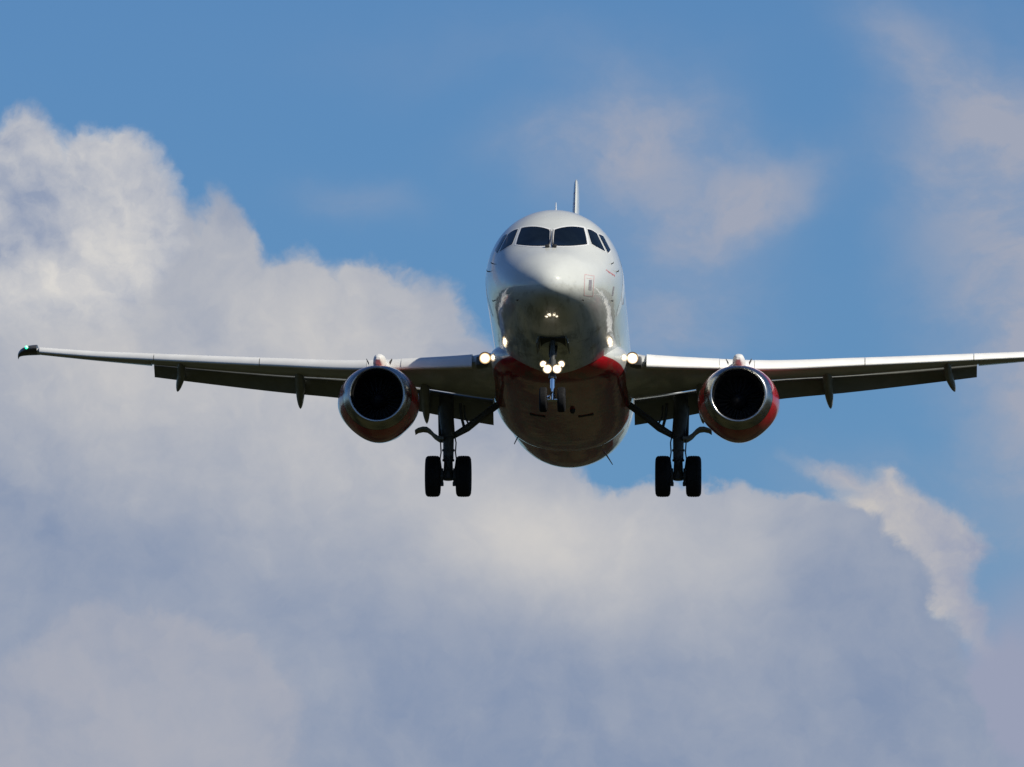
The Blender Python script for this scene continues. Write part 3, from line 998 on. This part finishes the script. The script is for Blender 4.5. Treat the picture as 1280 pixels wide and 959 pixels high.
for side in (1, -1):
    gx, gy = side * 2.96, 15.0
    made = set(bpy.data.objects)
    bm = bmesh.new()
    # outer cylinder, collar, fork to the axle
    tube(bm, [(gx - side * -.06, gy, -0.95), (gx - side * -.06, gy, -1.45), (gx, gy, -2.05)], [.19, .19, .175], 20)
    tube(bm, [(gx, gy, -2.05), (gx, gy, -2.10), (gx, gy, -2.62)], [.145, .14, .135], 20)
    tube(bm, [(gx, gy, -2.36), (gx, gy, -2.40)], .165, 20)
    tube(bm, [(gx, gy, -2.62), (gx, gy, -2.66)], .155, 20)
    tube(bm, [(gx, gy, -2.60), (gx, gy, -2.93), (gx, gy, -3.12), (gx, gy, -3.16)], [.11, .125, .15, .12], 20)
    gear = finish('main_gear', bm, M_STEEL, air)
    bm = bmesh.new()
    tube(bm, [(gx - 0.56, gy, -3.06), (gx + 0.56, gy, -3.06)], .075, 16)
    for s2 in (1, -1):
        tube(bm, [(gx + s2 * .13, gy, -3.06), (gx + s2 * .19, gy, -3.06)], .21, 24)      # brake packs
        box(bm, (gx + s2 * .155, gy - .05, -3.27), (.08, .12, .10), bev=.015)
    finish('axle', bm, M_STEEL, gear)
    for s2 in (1, -1):
        wheel('wheel', (gx + s2 * 0.395, gy, -3.06), 0.535, 0.395, gear)
    # torque links ahead of the piston
    bm = bmesh.new()
    tube(bm, [(gx - .10, gy - .13, -2.55), (gx, gy - .34, -2.80), (gx + .10, gy - .13, -2.55)], .028, 8)
    tube(bm, [(gx - .10, gy - .12, -3.04), (gx, gy - .34, -2.80), (gx + .10, gy - .12, -3.04)], .028, 8)
    finish('torque_link', bm, M_STEEL, gear)
    # hydraulic lines
    for s2, jx in ((1, .165), (-1, .165)):
        bm = bmesh.new()
        tube(bm, [(gx + s2 * .15, gy - .08, -1.95), (gx + s2 * .20, gy - .1, -2.2), (gx + s2 * .185, gy - .1, -2.45), (gx + s2 * .21, gy - .1, -2.62), (gx + s2 * .17, gy - .08, -2.92), (gx + s2 * .16, gy, -3.02)], .017, 8)
        finish('hydraulic_line', bm, M_BLACK, gear)
    # side brace to the wing root, with its lock links
    bm = bmesh.new()
    tube(bm, [(gx - side * .10, gy, -2.02), (gx - side * .48, gy - .02, -1.80), (gx - side * .80, gy - .05, -1.55), (gx - side * 1.30, gy - .1, -1.18)], [.075, .10, .09, .09], 12)
    for f in (0.18, 0.36, 0.54):
        box(bm, (gx - side * (.10 + .7 * f), gy, -2.05 + .47 * f), (.09, .10, .10), bev=.02)
    finish('side_brace', bm, M_STEEL, gear)
    bm = bmesh.new()
    tube(bm, [(gx - side * .42, gy + .02, -1.85), (gx - side * .33, gy + .02, -1.5), (gx - side * .30, gy, -1.15)], .04, 10)
    tube(bm, [(gx - side * .55, gy + .02, -1.76), (gx - side * .42, gy + .03, -1.5), (gx - side * .40, gy, -1.2)], .025, 10)
    finish('lock_link', bm, M_STEEL, gear)
    # retraction jack outboard of the leg
    bm = bmesh.new()
    tube(bm, [(gx + side * .24, gy + .1, -1.2), (gx + side * .22, gy + .1, -2.0)], .045, 10)
    finish('retraction_jack', bm, M_STEEL, gear)
    # door carried on the leg, curved like the wing skin it closes
    pts = [(-.86, -1.915), (-.78, -1.86), (-.66, -1.825), (-.55, -1.83), (-.46, -1.89), (-.36, -2.00), (-.24, -2.08), (-.12, -2.09)]
    bm = bmesh.new()
    up_ = [Vector((gx - side * a, gy - .25, z + .025)) for a, z in pts]
    dn_ = [Vector((gx - side * a, gy - .25, z - .02 - .03 * min(1, (.86 + a) * 3))) for a, z in pts]
    ring = up_ + dn_[::-1]
    loft(bm, [ring, [p + Vector((0, 0.5, 0)) for p in ring]])
    finish('gear_door', bm, M_FLAP, gear, angle=35)
    for o in set(bpy.data.objects) - made:
        o.data.transform(Matrix.Translation((0, 0, -0.10)))

# nose gear
gy = 3.55
bm = bmesh.new()
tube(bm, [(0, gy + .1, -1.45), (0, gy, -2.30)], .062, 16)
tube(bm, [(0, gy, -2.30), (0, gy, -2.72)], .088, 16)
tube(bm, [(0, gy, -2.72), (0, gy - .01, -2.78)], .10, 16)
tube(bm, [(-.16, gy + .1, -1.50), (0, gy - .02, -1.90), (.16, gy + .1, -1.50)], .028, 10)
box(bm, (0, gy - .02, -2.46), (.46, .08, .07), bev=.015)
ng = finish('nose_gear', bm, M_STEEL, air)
bm = bmesh.new()
tube(bm, [(0, gy - .0, -2.76), (0, gy, -3.05), (0, gy + .03, -3.30)], [.055, .055, .07], 16)
finish('piston', bm, M_CHROME, ng)
bm = bmesh.new()
tube(bm, [(-.32, gy + .03, -3.30), (.32, gy + .03, -3.30)], .05, 14)
tube(bm, [(0, gy - .05, -3.12), (-.08, gy - .22, -3.25), (-.13, gy - .26, -3.29)], .022, 8)
finish('axle', bm, M_CHROME, ng)
for s2 in (1, -1):
    wheel('wheel', (s2 * 0.225, gy + .03, -3.30), 0.315, 0.20, ng)
bm = bmesh.new()
tube(bm, [(-.07, gy + .08, -2.74), (0, gy + .30, -3.0), (.07, gy + .08, -2.74)], .022, 8)
tube(bm, [(-.07, gy + .1, -3.24), (0, gy + .30, -3.0), (.07, gy + .1, -3.24)], .022, 8)
finish('torque_link', bm, M_STEEL, ng)
bm = bmesh.new()
tube(bm, [(-.06, gy + .05, -2.2), (-.08, gy + .9, -1.75), (-.08, gy + 1.2, -1.65)], .035, 10)
tube(bm, [(.06, gy + .05, -2.2), (.08, gy + .9, -1.75), (.08, gy + 1.2, -1.65)], .035, 10)
finish('drag_brace', bm, M_STEEL, ng)
for (x, z, r) in ((-.225, -2.43, .095), (.225, -2.43, .095), (-.12, -2.55, .125), (.12, -2.55, .125)):
    bm = bmesh.new()
    c0 = Vector((x, gy - .14, z))
    lathe(bm, [(0.16, .03), (0.10, .07), (0.0, r + .008), (-0.015, r + .01), (-0.015, r), (0.05, r * .8)], c0, (0, 1, 0), 20)
    finish('lamp_housing', bm, M_STEEL, ng)
    bm = bmesh.new()
    lamp(bm, c0 + Vector((0, .02, 0)), r * 1.0)
    finish('landing_light', bm, M_LAMP, ng)
# nose gear bay doors, hanging edge-on to the flow, and a black slab as the open bay's shade
for s2 in (1, -1):
    bm = bmesh.new()
    rings = []
    for k in range(7):
        y = gy - .15 + k * .22
        hgt = .22 if 0 < k < 6 else .16
        rings.append([Vector((s2 * .33, y, -1.74)), Vector((s2 * .36, y, -1.74)), Vector((s2 * .41, y, -1.74 - hgt)), Vector((s2 * .385, y, -1.74 - hgt))])
    loft(bm, rings)
    finish('gear_door', bm, M_FLAP, ng, angle=35)
bm = bmesh.new()
box(bm, (0, gy + .5, -1.755), (.62, 1.3, .05), bev=.01)
finish('gear_bay_shade', bm, M_BLACK, ng)

# ---- fin
def tail_ring(y0, y1, z, t, u0, u1, n=12, vertical=True, x=0.0):
    """slice of a symmetric section between chord fractions u0 and u1"""
    f = lambda u: t * (y1 - y0) * (2.969 * math.sqrt(u) - 1.26 * u - 3.516 * u ** 2 + 2.843 * u ** 3 - 1.036 * u ** 4) / 2
    us = [u0 + (u1 - u0) * (k / n) ** 1.6 for k in range(n + 1)]
    pts = [(y0 + u * (y1 - y0), f(u)) for u in us] + [(y0 + u * (y1 - y0), -f(u) - 1e-4) for u in us[::-1]]
    if u0 == 0:
        pts.pop()
    return [Vector((w, y, z)) if vertical else Vector((x, y, z + w)) for y, w in pts]


fin_st = [(1.45, 21.8, 27.9, .09), (2.2, 23.3, 28.2, .085), (4.5, 25.3, 28.75, .075), (6.6, 26.95, 29.25, .075), (7.15, 27.4, 29.35, .065), (7.28, 27.75, 29.35, .05)]
m_fin = principled('fin_paint', WHITE, 0.25, 0, 0.5, 0.05, 1.5)
t = NT(m_fin.node_tree)
b = m_fin.node_tree.nodes['Principled BSDF']
tc = m_fin.node_tree.nodes.new('ShaderNodeTexCoord').outputs['Object']
fx, fyy, fz = t.xyz(tc)[:3]
bands = t.math('MAXIMUM', t.math('LESS_THAN', t.math('ABSOLUTE', t.math('SUBTRACT', fz, 6.77)), 0.035),
               t.math('LESS_THAN', t.math('ABSOLUTE', t.math('SUBTRACT', fz, 6.43)), 0.03))
m_fin.node_tree.links.new(t.mix(t.math('MULTIPLY', bands, t.math('LESS_THAN', fx, -0.012)), b.inputs['Base Color'].links[0].from_socket, (0.22, 0.02, 0.02, 1)), b.inputs['Base Color'])
bm = bmesh.new()
loft(bm, [tail_ring(y0, y1, z, th, 0, 0.68) for z, y0, y1, th in fin_st])
fin = finish('fin', bm, m_fin, air)
bm = bmesh.new()
loft(bm, [tail_ring(y0, y1, z, th, 0.685, 1.0) for z, y0, y1, th in fin_st[1:-1]])
finish('rudder', bm, M_RED, fin)

# ---- tailplane
for side in (1, -1):
    stt = [(0.5, 24.9, 28.1, 0.95, .10), (2.5, 26.1, 28.35, 1.12, .09), (4.9, 27.5, 28.7, 1.34, .085), (5.0, 27.75, 28.7, 1.35, .06)]
    bm = bmesh.new()
    loft(bm, [tail_ring(y0, y1, z, th, 0, .7, 12, False, side * x) for x, y0, y1, z, th in stt])
    tp = finish('tailplane', bm, M_WING, air)
    bm = bmesh.new()
    loft(bm, [tail_ring(y0, y1, z, th, .705, 1, 12, False, side * x) for x, y0, y1, z, th in stt])
    finish('elevator', bm, M_WING, tp)
